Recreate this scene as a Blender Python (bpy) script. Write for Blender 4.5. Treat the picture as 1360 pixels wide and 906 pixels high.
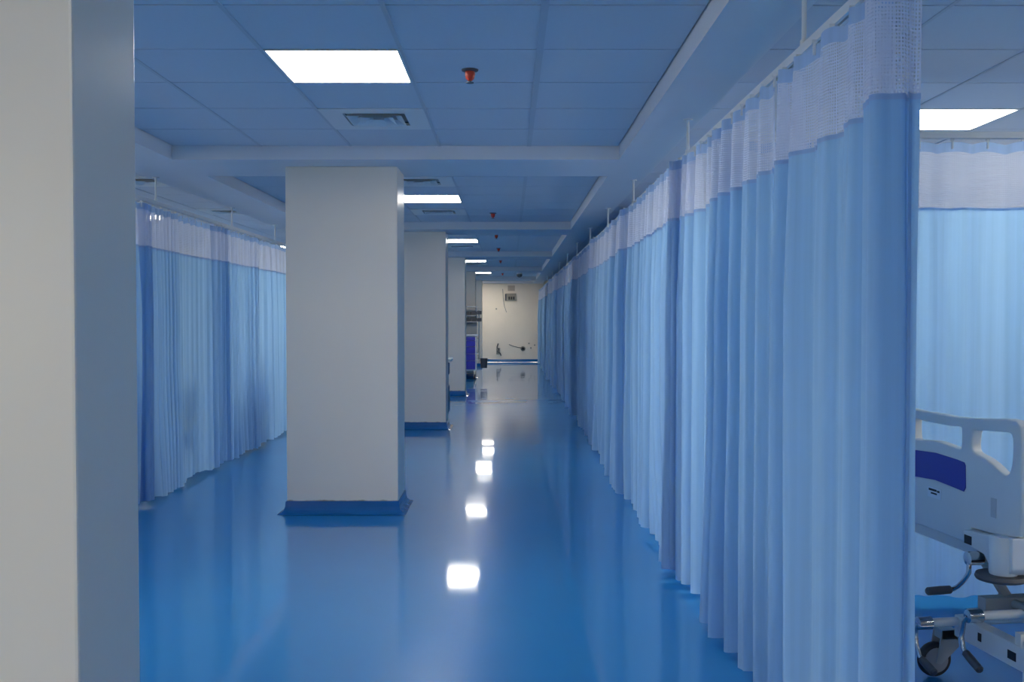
import bpy, bmesh, math, random
from mathutils import Vector, Matrix

for o in list(bpy.data.objects):
    bpy.data.objects.remove(o, do_unlink=True)
SC = bpy.context.scene
COL = SC.collection
R = math.radians

# ------------------------------------------------------------------ camera
EYE = 1.386
cam_d = bpy.data.cameras.new('camera')
cam_d.sensor_fit = 'HORIZONTAL'
cam_d.sensor_width = 36.0
cam_d.lens = 36.0 * 1310.0 / 1360.0
cam_d.clip_start = 0.05
cam_d.clip_end = 100
cam = bpy.data.objects.new('camera', cam_d)
COL.objects.link(cam)
cam.location = (0, 0, EYE)
cam.rotation_euler = (R(90 - 1.355), 0, R(-0.131))
SC.camera = cam

# ------------------------------------------------------------------ world, exposure
W = bpy.data.worlds.new('world')
SC.world = W
W.use_nodes = True
W.node_tree.nodes['Background'].inputs['Color'].default_value = (1.0, 0.90, 0.76, 1)
W.node_tree.nodes['Background'].inputs['Strength'].default_value = 6.5
SC.view_settings.view_transform = 'Standard'
SC.view_settings.look = 'None'
SC.view_settings.gamma = 1.0
SC.view_settings.use_curve_mapping = False
SC.view_settings.exposure = 0.06
LAMP = 30.0            # ceiling panels over the corridor
LAMP_BAY = 38.0        # ceiling panels over the curtained bays
cy = SC.cycles
cy.use_denoising = True
cy.max_bounces = 14
cy.diffuse_bounces = 8
cy.glossy_bounces = 5
cy.transmission_bounces = 6
cy.transparent_max_bounces = 40
cy.sample_clamp_indirect = 6.0
cy.caustics_reflective = False
cy.caustics_refractive = False

# ------------------------------------------------------------------ materials
def mat(name, color, rough=0.5, metal=0.0, spec=0.5, noise=None, bump=None, coat=0.0):
    """noise=(scale, amount[, stretch]) mottles the colour; bump=(scale, strength)"""
    m = bpy.data.materials.new(name)
    m.use_nodes = True
    nt = m.node_tree
    p = nt.nodes['Principled BSDF']
    p.inputs['Base Color'].default_value = (*color, 1)
    p.inputs['Roughness'].default_value = rough
    p.inputs['Metallic'].default_value = metal
    p.inputs['Specular IOR Level'].default_value = spec
    p.inputs['Coat Weight'].default_value = coat
    tc = nt.nodes.new('ShaderNodeTexCoord')
    if noise:
        n = nt.nodes.new('ShaderNodeTexNoise')
        n.inputs['Scale'].default_value = noise[0]
        n.inputs['Detail'].default_value = 4
        nt.links.new(tc.outputs['Object'], n.inputs['Vector'])
        r = nt.nodes.new('ShaderNodeMix')
        r.data_type = 'RGBA'
        a = noise[1]
        r.inputs['A'].default_value = (*[max(0, c * (1 - a)) for c in color], 1)
        r.inputs['B'].default_value = (*[min(1, c * (1 + a)) for c in color], 1)
        nt.links.new(n.outputs['Fac'], r.inputs['Factor'])
        nt.links.new(r.outputs['Result'], p.inputs['Base Color'])
    if bump:
        n = nt.nodes.new('ShaderNodeTexNoise')
        n.inputs['Scale'].default_value = bump[0]
        n.inputs['Detail'].default_value = 3
        nt.links.new(tc.outputs['Object'], n.inputs['Vector'])
        b = nt.nodes.new('ShaderNodeBump')
        b.inputs['Strength'].default_value = bump[1]
        b.inputs['Distance'].default_value = 0.01
        nt.links.new(n.outputs['Fac'], b.inputs['Height'])
        nt.links.new(b.outputs['Normal'], p.inputs['Normal'])
    return m

def emit(name, color, strength):
    m = bpy.data.materials.new(name)
    m.use_nodes = True
    nt = m.node_tree
    nt.nodes.remove(nt.nodes['Principled BSDF'])
    e = nt.nodes.new('ShaderNodeEmission')
    e.inputs['Color'].default_value = (*color, 1)
    e.inputs['Strength'].default_value = strength
    nt.links.new(e.outputs[0], nt.nodes['Material Output'].inputs['Surface'])
    return m

def cloth(name, color, trans, rough=0.75):
    m = bpy.data.materials.new(name)
    m.use_nodes = True
    nt = m.node_tree
    p = nt.nodes['Principled BSDF']
    p.inputs['Roughness'].default_value = rough
    p.inputs['Specular IOR Level'].default_value = 0.35
    p.inputs['Sheen Weight'].default_value = 0.15
    uv = nt.nodes.new('ShaderNodeUVMap')
    mp = nt.nodes.new('ShaderNodeMapping')
    mp.inputs['Scale'].default_value = (30.0, 0.6, 1.0)
    nt.links.new(uv.outputs['UV'], mp.inputs['Vector'])
    n = nt.nodes.new('ShaderNodeTexNoise')
    n.inputs['Scale'].default_value = 1.0
    n.inputs['Detail'].default_value = 4
    nt.links.new(mp.outputs['Vector'], n.inputs['Vector'])
    r = nt.nodes.new('ShaderNodeMix')
    r.data_type = 'RGBA'
    r.inputs['A'].default_value = (*[c * 0.86 for c in color], 1)
    r.inputs['B'].default_value = (*[min(1, c * 1.14) for c in color], 1)
    nt.links.new(n.outputs['Fac'], r.inputs['Factor'])
    nt.links.new(r.outputs['Result'], p.inputs['Base Color'])
    b = nt.nodes.new('ShaderNodeBump')
    b.inputs['Strength'].default_value = 0.35
    b.inputs['Distance'].default_value = 0.004
    nt.links.new(n.outputs['Fac'], b.inputs['Height'])
    nt.links.new(b.outputs['Normal'], p.inputs['Normal'])
    t = nt.nodes.new('ShaderNodeBsdfTranslucent')
    nt.links.new(r.outputs['Result'], t.inputs['Color'])
    x = nt.nodes.new('ShaderNodeMixShader')
    x.inputs[0].default_value = trans
    nt.links.new(p.outputs[0], x.inputs[1])
    nt.links.new(t.outputs[0], x.inputs[2])
    nt.links.new(x.outputs[0], nt.nodes['Material Output'].inputs['Surface'])
    return m

def net(name, color, cell, thread):
    """open square netting, laid out in the cloth's own coordinates (metres)"""
    m = bpy.data.materials.new(name)
    m.use_nodes = True
    nt = m.node_tree
    p = nt.nodes['Principled BSDF']
    p.inputs['Base Color'].default_value = (*color, 1)
    p.inputs['Roughness'].default_value = 0.6
    uv = nt.nodes.new('ShaderNodeUVMap')
    sp = nt.nodes.new('ShaderNodeSeparateXYZ')
    nt.links.new(uv.outputs['UV'], sp.inputs[0])
    def line(out):
        d = nt.nodes.new('ShaderNodeMath'); d.operation = 'DIVIDE'
        nt.links.new(out, d.inputs[0]); d.inputs[1].default_value = cell
        f = nt.nodes.new('ShaderNodeMath'); f.operation = 'FRACT'
        nt.links.new(d.outputs[0], f.inputs[0])
        l = nt.nodes.new('ShaderNodeMath'); l.operation = 'LESS_THAN'
        nt.links.new(f.outputs[0], l.inputs[0]); l.inputs[1].default_value = thread
        return l.outputs[0]
    mx = nt.nodes.new('ShaderNodeMath'); mx.operation = 'MAXIMUM'
    nt.links.new(line(sp.outputs['X']), mx.inputs[0])
    nt.links.new(line(sp.outputs['Y']), mx.inputs[1])
    t = nt.nodes.new('ShaderNodeBsdfTranslucent')
    t.inputs['Color'].default_value = (*color, 1)
    x = nt.nodes.new('ShaderNodeMixShader'); x.inputs[0].default_value = 0.45
    nt.links.new(p.outputs[0], x.inputs[1]); nt.links.new(t.outputs[0], x.inputs[2])
    tr = nt.nodes.new('ShaderNodeBsdfTransparent')
    y = nt.nodes.new('ShaderNodeMixShader')
    nt.links.new(mx.outputs[0], y.inputs[0])
    nt.links.new(tr.outputs[0], y.inputs[1]); nt.links.new(x.outputs[0], y.inputs[2])
    nt.links.new(y.outputs[0], nt.nodes['Material Output'].inputs['Surface'])
    return m

def floor_mat():
    m = mat('epoxy_floor', (0.018, 0.215, 0.53), 0.30, noise=(0.9, 0.10), coat=0.92, spec=0.08)
    m.node_tree.nodes['Principled BSDF'].inputs['Coat Roughness'].default_value = 0.06
    return m

def paint_mat():
    """cream wall paint with a little dirt along the skirting (local z = 0 is the floor)"""
    m = mat('cream_paint', (0.80, 0.715, 0.60), 0.32, noise=(1.3, 0.04), bump=(60, 0.03))
    nt = m.node_tree
    p = nt.nodes['Principled BSDF']
    src = p.inputs['Base Color'].links[0].from_socket
    tc = nt.nodes.new('ShaderNodeTexCoord')
    sp = nt.nodes.new('ShaderNodeSeparateXYZ')
    nt.links.new(tc.outputs['Object'], sp.inputs[0])
    n = nt.nodes.new('ShaderNodeTexNoise')
    n.inputs['Scale'].default_value = 9.0
    n.inputs['Detail'].default_value = 5.0
    nt.links.new(tc.outputs['Object'], n.inputs['Vector'])
    h = nt.nodes.new('ShaderNodeMapRange')
    h.inputs['From Min'].default_value = 0.085
    h.inputs['From Max'].default_value = 0.125
    h.inputs['To Min'].default_value = 0.72
    h.inputs['To Max'].default_value = 0.0
    nt.links.new(sp.outputs['Z'], h.inputs['Value'])
    s = nt.nodes.new('ShaderNodeMath'); s.operation = 'SUBTRACT'
    nt.links.new(h.outputs[0], s.inputs[0])
    nt.links.new(n.outputs['Fac'], s.inputs[1])
    g = nt.nodes.new('ShaderNodeMath'); g.operation = 'MULTIPLY'; g.use_clamp = True
    nt.links.new(s.outputs[0], g.inputs[0]); g.inputs[1].default_value = 5.0
    x = nt.nodes.new('ShaderNodeMix'); x.data_type = 'RGBA'
    x.inputs['B'].default_value = (0.30, 0.24, 0.12, 1)
    nt.links.new(g.outputs[0], x.inputs['Factor'])
    nt.links.new(src, x.inputs['A'])
    nt.links.new(x.outputs['Result'], p.inputs['Base Color'])
    return m

M = {
    'floor': floor_mat(),
    'cream': paint_mat(),
    'end_wall': mat('aged_cream_paint', (0.87, 0.75, 0.60), 0.5, noise=(2.2, 0.07)),
    'tile': mat('ceiling_tile_board', (0.62, 0.64, 0.68), 0.8, noise=(40, 0.03), bump=(220, 0.05)),
    'grid': mat('ceiling_tee_bar', (0.50, 0.52, 0.56), 0.45, noise=(8, 0.02)),
    'plenum': mat('plenum_joint_shade', (0.03, 0.033, 0.04), 0.9, noise=(5, 0.1)),  # near black so the tile joints read as shadow lines
    'soffit': mat('soffit_plaster', (0.72, 0.72, 0.73), 0.7, noise=(3, 0.03), bump=(80, 0.04)),
    'skirt': mat('blue_epoxy_cove', (0.012, 0.12, 0.34), 0.10, noise=(4, 0.1), bump=(14, 0.08)),
    'fabric': cloth('curtain_fabric', (0.36, 0.60, 0.85), 0.52),
    'band': cloth('curtain_band', (0.38, 0.54, 0.78), 0.40),
    'net': net('curtain_netting', (0.66, 0.72, 0.86), 0.009, 0.48),
    'white_metal': mat('white_enamel', (0.72, 0.73, 0.72), 0.35, noise=(10, 0.03)),
    'frame_metal': mat('grey_enamel', (0.34, 0.36, 0.36), 0.4, noise=(10, 0.04)),
    'abs': mat('pale_plastic', (0.66, 0.68, 0.68), 0.38, noise=(6, 0.03)),
    'abs_blue': mat('deep_blue_plastic', (0.03, 0.035, 0.33), 0.4, noise=(6, 0.05)),
    'chrome': mat('chrome', (0.62, 0.62, 0.62), 0.18, metal=1.0, noise=(8, 0.05)),
    'rubber': mat('black_rubber', (0.022, 0.022, 0.024), 0.55, noise=(20, 0.15)),
    'darkgrey': mat('dark_grey_plastic', (0.075, 0.075, 0.085), 0.45, noise=(12, 0.1)),
    'wheel': mat('grey_wheel_hub', (0.30, 0.31, 0.31), 0.5, noise=(12, 0.05)),
    'recess_shade': mat('plastic_recess_shade', (0.50, 0.52, 0.53), 0.45, noise=(6, 0.03)),  # pale plastic darkened to paint in the shade of a recess
    'mattress': mat('slate_vinyl', (0.10, 0.15, 0.20), 0.5, noise=(7, 0.1)),
    'black': mat('black_label', (0.012, 0.013, 0.018), 0.5, noise=(60, 0.4)),
    'paper': mat('white_sticker', (0.72, 0.76, 0.80), 0.5, noise=(30, 0.04)),
    'red': mat('red_detector', (0.62, 0.05, 0.02), 0.35, noise=(30, 0.15)),
    'drawer': mat('violet_blue_drawer', (0.045, 0.045, 0.42), 0.4, noise=(8, 0.06)),
    'steel': mat('brushed_steel', (0.45, 0.46, 0.47), 0.35, metal=0.8, noise=(20, 0.06)),
    'patch': mat('bare_plaster', (0.52, 0.42, 0.32), 0.8, noise=(14, 0.15)),
    'box': mat('old_grey_box', (0.30, 0.27, 0.22), 0.6, noise=(18, 0.2)),
    'slot': mat('dark_slot', (0.03, 0.03, 0.035), 0.8, noise=(10, 0.1)),
    'lit': emit('lit_diffuser', (1.0, 0.955, 0.87), LAMP),
    'lit_bay': emit('lit_diffuser_bay', (1.0, 0.955, 0.87), LAMP_BAY),
}

# ------------------------------------------------------------------ mesh helpers
def bx(bm, x0, x1, y0, y1, z0, z1):
    v = [bm.verts.new((x, y, z)) for z in (z0, z1) for y in (y0, y1) for x in (x0, x1)]
    for f in ((0, 2, 3, 1), (4, 5, 7, 6), (0, 1, 5, 4), (2, 6, 7, 3), (0, 4, 6, 2), (1, 3, 7, 5)):
        bm.faces.new([v[i] for i in f])

def sweep(bm, pts, r, seg=10, cap=True):
    pts = [Vector(p) for p in pts]
    rs = r if isinstance(r, (list, tuple)) else [r] * len(pts)
    rings = []
    up = None
    for i, p in enumerate(pts):
        a = pts[max(0, i - 1)]
        b = pts[min(len(pts) - 1, i + 1)]
        t = (b - a).normalized()
        if up is None:
            up = t.orthogonal().normalized()
        else:
            up = (up - t * up.dot(t)).normalized()
        w = t.cross(up)
        rings.append([bm.verts.new(p + (up * math.cos(2 * math.pi * k / seg) + w * math.sin(2 * math.pi * k / seg)) * rs[i]) for k in range(seg)])
    for a, b in zip(rings, rings[1:]):
        for k in range(seg):
            bm.faces.new([a[k], a[(k + 1) % seg], b[(k + 1) % seg], b[k]])
    if cap:
        bm.faces.new(rings[0][::-1])
        bm.faces.new(rings[-1])

def lathe(bm, prof, c, axis='z', seg=24):
    """prof = [(radius, height)], revolved about an axis through c"""
    c = Vector(c)
    rings = []
    for (r, h) in prof:
        ring = []
        for k in range(seg):
            a = 2 * math.pi * k / seg
            u, w = r * math.cos(a), r * math.sin(a)
            d = {'z': (u, w, h), 'x': (h, u, w), 'y': (u, h, w)}[axis]
            ring.append(bm.verts.new(c + Vector(d)))
        rings.append(ring)
    for a, b in zip(rings, rings[1:]):
        for k in range(seg):
            bm.faces.new([a[k], a[(k + 1) % seg], b[(k + 1) % seg], b[k]])
    bm.faces.new(rings[0][::-1])
    bm.faces.new(rings[-1])

def mesh_from(bm, name, m, smooth=False, bevel=0.0):
    if bevel:
        bmesh.ops.bevel(bm, geom=[e for e in bm.edges], offset=bevel, segments=2, affect='EDGES', profile=0.6)
    bmesh.ops.recalc_face_normals(bm, faces=bm.faces)
    me = bpy.data.meshes.new(name)
    bm.to_mesh(me)
    bm.free()
    me.materials.append(m)
    if smooth:
        for p in me.polygons:
            p.use_smooth = True
        if smooth == 'auto':
            me.set_sharp_from_angle(angle=R(38))
    return me

def link(name, me, parent=None, loc=None):
    o = bpy.data.objects.new(name, me)
    COL.objects.link(o)
    if parent is not None:
        o.parent = parent
    if loc is not None:
        o.location = loc
    return o

def obj(name, bm, m, parent=None, smooth=False, bevel=0.0, loc=None):
    return link(name, mesh_from(bm, name, m, smooth, bevel), parent, loc)

def box(name, b, m, parent=None, bevel=0.0):
    bm = bmesh.new()
    bx(bm, *b)
    return obj(name, bm, m, parent, False, bevel)

def tag(o, label=None, cat=None, group=None, kind=None):
    if label: o['label'] = label
    if cat: o['category'] = cat
    if group: o['group'] = group
    if kind: o['kind'] = kind
    return o

def thing(name, label, cat, loc=(0, 0, 0), rz=0.0, group=None):
    o = bpy.data.objects.new(name, None)
    o.empty_display_size = 0.1
    COL.objects.link(o)
    o.location = loc
    o.rotation_euler = (0, 0, rz)
    return tag(o, label, cat, group)

def copy_tree(o, parent=None):
    c = o.copy()
    COL.objects.link(c)
    c.parent = parent
    for ch in list(o.children):
        copy_tree(ch, c)
    return c

# ------------------------------------------------------------------ the room
CEIL, SOF = 2.540, 2.448
XL, XR = -2.27, 0.735            # corridor ceiling between the soffits
XLO, XRO = -2.74, 1.03           # outer edges of the soffits
WL, WR = -7.0, 5.2               # outer walls
YB, YE = -4.0, 30.8              # wall behind, end wall
COLS_Y = [6.956 + 5.25 * k for k in range(5)]

def hsh2(i, j):
    x = math.sin(i * 127.1 + j * 311.7) * 43758.5453
    return x - math.floor(x)
def noise2(x, y):
    i, j = math.floor(x), math.floor(y)
    u, v = x - i, y - j
    u, v = u * u * u * (u * (u * 6 - 15) + 10), v * v * v * (v * (v * 6 - 15) + 10)
    a = hsh2(i, j) * (1 - u) + hsh2(i + 1, j) * u
    b = hsh2(i, j + 1) * (1 - u) + hsh2(i + 1, j + 1) * u
    return a * (1 - v) + b * v
# poured floor: real, barely wavy surface (fractions of a millimetre) on a slab
nx, ny = int((WR - WL) / 0.1), int((YE - YB) / 0.1)
fv, ff = [], []
for j in range(ny + 1):
    for i in range(nx + 1):
        x, y = WL + (WR - WL) * i / nx, YB + (YE - YB) * j / ny
        fv.append((x, y, -0.0006 * noise2(x * 1.3, y * 1.3) - 0.0018 * noise2(x * 2.4 + 9, y * 2.4) - 0.0014 * noise2(x * 4.1, y * 4.1 + 5)))
for j in range(ny):
    for i in range(nx):
        a = j * (nx + 1) + i
        ff.append((a, a + 1, a + nx + 2, a + nx + 1))
fm = bpy.data.meshes.new('floor')
fm.from_pydata(fv, [], ff)
for p in fm.polygons: p.use_smooth = True
fm.materials.append(M['floor'])
fl = link('floor', fm)
box('slab', (WL, WR, YB, YE, -0.10, -0.006), M['plenum'], fl)
tag(fl, 'glossy blue epoxy floor running the length of the ward', kind='structure')
glass = bpy.data.materials.new('window_glass')
glass.use_nodes = True
_nt = glass.node_tree
_nt.nodes.remove(_nt.nodes['Principled BSDF'])
_t = _nt.nodes.new('ShaderNodeBsdfTransparent'); _t.inputs['Color'].default_value = (0.93, 0.96, 0.96, 1)
_g = _nt.nodes.new('ShaderNodeBsdfGlossy'); _g.inputs['Roughness'].default_value = 0.03
_f = _nt.nodes.new('ShaderNodeFresnel'); _x = _nt.nodes.new('ShaderNodeMixShader')
_nt.links.new(_f.outputs[0], _x.inputs[0]); _nt.links.new(_t.outputs[0], _x.inputs[1]); _nt.links.new(_g.outputs[0], _x.inputs[2])
_nt.links.new(_x.outputs[0], _nt.nodes['Material Output'].inputs['Surface'])
WIN = [0]
def wall(name, axis, a, b, pos, out, m, label, wins=(), z0=0.9, z1=2.35):
    """wall along axis from a to b, its inner face at pos, windows as (start, end) openings"""
    bm = bmesh.new()
    q0, q1 = sorted((pos, pos + out * 0.15))
    def put(s, e, lo, hi):
        if e - s < 1e-4: return
        if axis == 'x': bx(bm, s, e, q0, q1, lo, hi)
        else: bx(bm, q0, q1, s, e, lo, hi)
    t = a
    for (s, e) in wins:
        put(t, s, 0, 2.7); put(s, e, 0, z0); put(s, e, z1, 2.7); t = e
    put(t, b, 0, 2.7)
    w = tag(obj(name, bm, m), label, kind='structure')
    for (s, e) in wins:
        WIN[0] += 1
        mid = (s + e) / 2; h = (e - s) / 2; hz = (z1 - z0) / 2
        win = thing('window_%d' % WIN[0], 'white framed window letting daylight in', None,
                    (mid, pos + out * 0.06, z0) if axis == 'x' else (pos + out * 0.06, mid, z0), 0 if axis == 'x' else R(90))
        tag(win, kind='structure')
        bm = bmesh.new()
        for (x0, x1, c0, c1) in ((-h, h, 0, 0.05), (-h, h, 2 * hz - 0.05, 2 * hz), (-h, -h + 0.05, 0.05, 2 * hz - 0.05), (h - 0.05, h, 0.05, 2 * hz - 0.05), (-0.03, 0.03, 0.05, 2 * hz - 0.05)):
            bx(bm, x0, x1, -0.025, 0.025, c0, c1)
        obj('window_frame', bm, M['white_metal'], win)
        for (x0, x1) in ((-h + 0.05, -0.03), (0.03, h - 0.05)):
            box('pane', (x0, x1, -0.003, 0.003, 0.05, 2 * hz - 0.05), glass, win)
        ld = bpy.data.lights.new('window_portal', 'AREA')
        ld.shape = 'RECTANGLE'; ld.size = 2 * h; ld.size_y = 2 * hz
        ld.cycles.is_portal = True
        lo = bpy.data.objects.new('window_portal', ld); COL.objects.link(lo)
        v = Vector((0, -out, 0)) if axis == 'x' else Vector((-out, 0, 0))
        lo.location = (mid, pos + out * 0.13, (z0 + z1) / 2) if axis == 'x' else (pos + out * 0.13, mid, (z0 + z1) / 2)
        lo.rotation_euler = v.to_track_quat('-Z', 'Y').to_euler()
    return w
w_end = wall('wall_end', 'x', WL, WR, YE, 1, M['end_wall'], 'cream end wall with patches and loose cables')
wall('wall_back', 'x', WL, WR, YB, -1, M['cream'], 'cream wall behind the corridor entrance', [(-5.4, -3.6), (-1.5, 0.1)], 0.9, 2.3)
wall('wall_left', 'y', YB, YE, WL, -1, M['cream'], 'cream wall behind the bays on the column side', [(0.5 + 5.25 * k, 3.5 + 5.25 * k) for k in range(6)])
wall('wall_right', 'y', YB, YE, WR, 1, M['cream'], 'cream wall behind the bays with the bed', [(5.6, 8.6)])
def skirting(name, prof_axis, b0, b1, pos, sgn):
    bm = bmesh.new()
    prof = [(0, 0.09), (0.010, 0.085), (0.012, 0.04), (0.02, 0.018), (0.045, 0.004), (0.055, 0.0), (0, 0.0)]
    rings = []
    for t in (b0, b1):
        ring = []
        for d, z in prof:
            ring.append(bm.verts.new((t, pos + sgn * d, z) if prof_axis == 'x' else (pos + sgn * d, t, z)))
        rings.append(ring)
    for k in range(len(prof)):
        k2 = (k + 1) % len(prof)
        bm.faces.new([rings[0][k], rings[0][k2], rings[1][k2], rings[1][k]])
    bm.faces.new(rings[0]); bm.faces.new(rings[1][::-1])
    tag(obj(name, bm, M['skirt']), 'blue coved skirting along the foot of the wall', kind='structure')
skirting('baseboard_end', 'x', WL, WR, YE, -1)
skirting('baseboard_left', 'y', YB, YE - 0.06, WL, 1)
skirting('baseboard_right', 'y', YB, YE - 0.06, WR, -1)

# ---- ceiling: plenum slab painted dark for joint shadows, tiles, tee bars, soffits
ceil = box('ceiling', (WL, WR, YB, YE, CEIL + 0.03, CEIL + 0.12), M['plenum'])
tag(ceil, 'suspended ceiling of square pale tiles stepped down into soffits', kind='structure')
def soff(name, b):
    return box(name, b, M['soffit'], ceil)
soff('soffit', (XR, XRO, YB, YE, SOF, CEIL + 0.03))
soff('soffit', (XLO, XL, YB, YE, SOF, CEIL + 0.03))
BAYS = []                         # (start, first tile joint, end)
beams = [(1.41, 2.19)] + [(y - 0.30, y + 0.484) for y in COLS_Y]
for (a, b) in beams:
    soff('cross_beam', (XL, XR, a, b, SOF, CEIL + 0.03))
soff('cross_beam', (XL, XR, 30.5, YE, SOF, CEIL + 0.03))
XE = [XL, -1.67, -1.07, -0.47, 0.13, XR]

FIX = []                          # (x centre, y centre) of tiles that carry a fitting
def joints(a, b, first):
    ys = [a]
    y = first
    while y - 0.6 > a + 0.04: y -= 0.6
    while y < b - 0.04:
        if y > a + 0.04: ys.append(y)
        y += 0.6
    ys.append(b)
    return ys
LX = -0.77
corr_lights = [-0.68, 4.57] + [9.60 + 5.25 * k for k in range(4)] + [29.40]
corr_vents = [5.77] + [v + 5.25 * k for k in range(4) for v in (8.40, 10.80)]
bay_lights = [(2.53, 5.77), (4.33, 0.97), (3.73, 3.37), (-4.24, 11.40), (-4.24, 5.37), (-3.64, 0.57), (-3.64, 16.2)]  # panel over the bed head is added out of view to brighten the bay
bay_vents = [(-3.04, 8.40), (-3.04, 10.80)]
for y in corr_lights + corr_vents: FIX.append((LX, y))
FIX += bay_lights + bay_vents

tile_cache = {}
def tile_mesh(w, d):
    k = (round(w, 3), round(d, 3))
    if k not in tile_cache:
        bm = bmesh.new()
        bx(bm, -w / 2, w / 2, -d / 2, d / 2, 0, 0.014)
        tile_cache[k] = mesh_from(bm, 'ceiling_tile', M['tile'])
    return tile_cache[k]
GX, GY = 0.016, 0.011
far_tiles = bmesh.new()
def lay(xs, ys, near):
    for i in range(len(xs) - 1):
        for j in range(len(ys) - 1):
            x0, x1, y0, y1 = xs[i], xs[i + 1], ys[j], ys[j + 1]
            if any(x0 - 0.05 < fx < x1 + 0.05 and y0 < fy < y1 for fx, fy in FIX):
                continue
            w, d = x1 - x0 - GX, y1 - y0 - GY
            if w < 0.02 or d < 0.02: continue
            c = ((x0 + x1) / 2, (y0 + y1) / 2)
            if near(*c):
                link('ceiling_tile', tile_mesh(w, d), ceil, (c[0], c[1], CEIL))
            else:
                bx(far_tiles, c[0] - w / 2, c[0] + w / 2, c[1] - d / 2, c[1] + d / 2, CEIL, CEIL + 0.014)
def tee(x, a, b, w=0.008):
    box('tee_bar', (x - w, x + w, a, b, CEIL - 0.003, CEIL + 0.02), M['grid'], ceil)
bay_spans = [(YB, 1.41, -0.98), (2.19, 6.656, 4.27)]
for k in range(5):
    a = COLS_Y[k] + 0.484
    b = COLS_Y[k + 1] - 0.30 if k < 4 else 30.5
    bay_spans.append((a, b, 9.30 + 5.25 * k if k < 4 else 29.10))
for (a, b, f) in bay_spans:
    lay(XE, joints(a, b, f), lambda x, y: 2.4 < y < 17.0)
    for x in XE[1:-1]: tee(x, a, b, 0.015 if x > 0 else 0.009)
XRS = [XRO, 1.63, 2.23, 2.83, 3.43, 4.03, 4.63, WR]
XLS = [WL, -6.34, -5.74, -5.14, -4.54, -3.94, -3.34, XLO]
lay(XRS, joints(YB, YE, 4.27), lambda x, y: x < 3.4 and 3.0 < y < 7.0)
lay(XLS, joints(YB, YE, 8.1), lambda x, y: x > -4.6 and 7.4 < y < 12.8)
for x in XRS[1:-1] + XLS[1:-1]: tee(x, YB, YE)
tag(obj('far_ceiling_tile', far_tiles, M['tile'], ceil), kind='stuff')

# ---- columns
def column(y0, depth, label, x0=-1.577, x1=-0.79):
    c = thing('column', label, 'column', ((x0 + x1) / 2, y0, 0))
    tag(c, kind='structure')
    del c['category']
    w = (x1 - x0) / 2
    bm = bmesh.new()
    bx(bm, -w, w, 0, depth, 0, SOF)
    s = obj('column_shaft', bm, M['cream'], c, bevel=0.006)
    bm = bmesh.new()
    prof = [(0.004, 0.089), (0.008, 0.086), (0.011, 0.05), (0.018, 0.026), (0.034, 0.010), (0.060, 0.001)]
    rings = []
    for g, z in prof:
        rings.append([bm.verts.new(v) for v in ((-w - g, -g, z), (w + g, -g, z), (w + g, depth + g, z), (-w - g, depth + g, z))])
    for a, b in zip(rings, rings[1:]):
        for k in range(4):
            bm.faces.new([a[k], b[k], b[(k + 1) % 4], a[(k + 1) % 4]])
    bm.faces.new(rings[0])
    obj('cove_skirting', bm, M['skirt'], c)
    return c
column(1.794, 0.301, 'cream square column standing before the first corridor light', x0=-1.62)
for k, y in enumerate(COLS_Y):
    column(y, 0.44, ['cream square column between the first two corridor lights with soiled blue coved foot',
                     'cream square column with a pale cabinet tucked behind it',
                     'cream square column standing before the drawer trolley',
                     'cream square column right behind the drawer trolley',
                     'cream square column closest to the end wall'][k])

# ------------------------------------------------------------------ ceiling fittings
def make_light(m):
    r = thing('ceiling_light', '', 'ceiling light')
    bm = bmesh.new()
    a, b = 0.294, 0.284
    for (x0, x1, y0, y1) in ((-a, a, -a, -b), (-a, a, b, a), (-a, -b, -b, b), (b, a, -b, b)):
        bx(bm, x0, x1, y0, y1, CEIL - 0.004, CEIL + 0.022)
    obj('frame', bm, M['white_metal'], r)
    box('diffuser', (-b, b, -b, b, CEIL + 0.004, CEIL + 0.010), m, r)
    return r
l0 = make_light(M['lit'])
l1 = make_light(M['lit_bay'])
ll = ['square lit ceiling panel behind the first column', 'square lit ceiling panel beside the sprinkler head ahead of the first column beam',
      'square lit ceiling panel in the ceiling coffer past the soiled-foot column', 'square lit ceiling panel in the coffer over the cabinet',
      'square lit ceiling panel in the coffer ahead of the drawer trolley', 'square lit ceiling panel in the coffer past the drawer trolley', 'square lit ceiling panel hidden behind the last beam by the end wall']
for i, y in enumerate(corr_lights):
    o = l0 if i == 0 else copy_tree(l0)
    o.location = (LX, y, 0)
    tag(o, ll[i], group='ceiling panels over the corridor')
for i, (x, y) in enumerate(bay_lights):
    o = l1 if i == 0 else copy_tree(l1)
    o.location = (x, y, 0)
    tag(o, 'square lit ceiling panel over the bay behind the bed curtain' if i == 0 else
        ('square lit ceiling panel glimpsed through the netting behind the column-side curtains' if i == 3 else 'square lit ceiling panel over ' + {1: 'the wall side before the gathered free curtain', 2: 'the head end of the open hospital bed, added to brighten the bay', 4: 'the bay of the column-side curtain before the gathered edge', 5: 'the bay behind the near column', 6: 'the bay past the half hidden column-side curtain'}[i]),
        group='ceiling panels over the bays')

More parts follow.
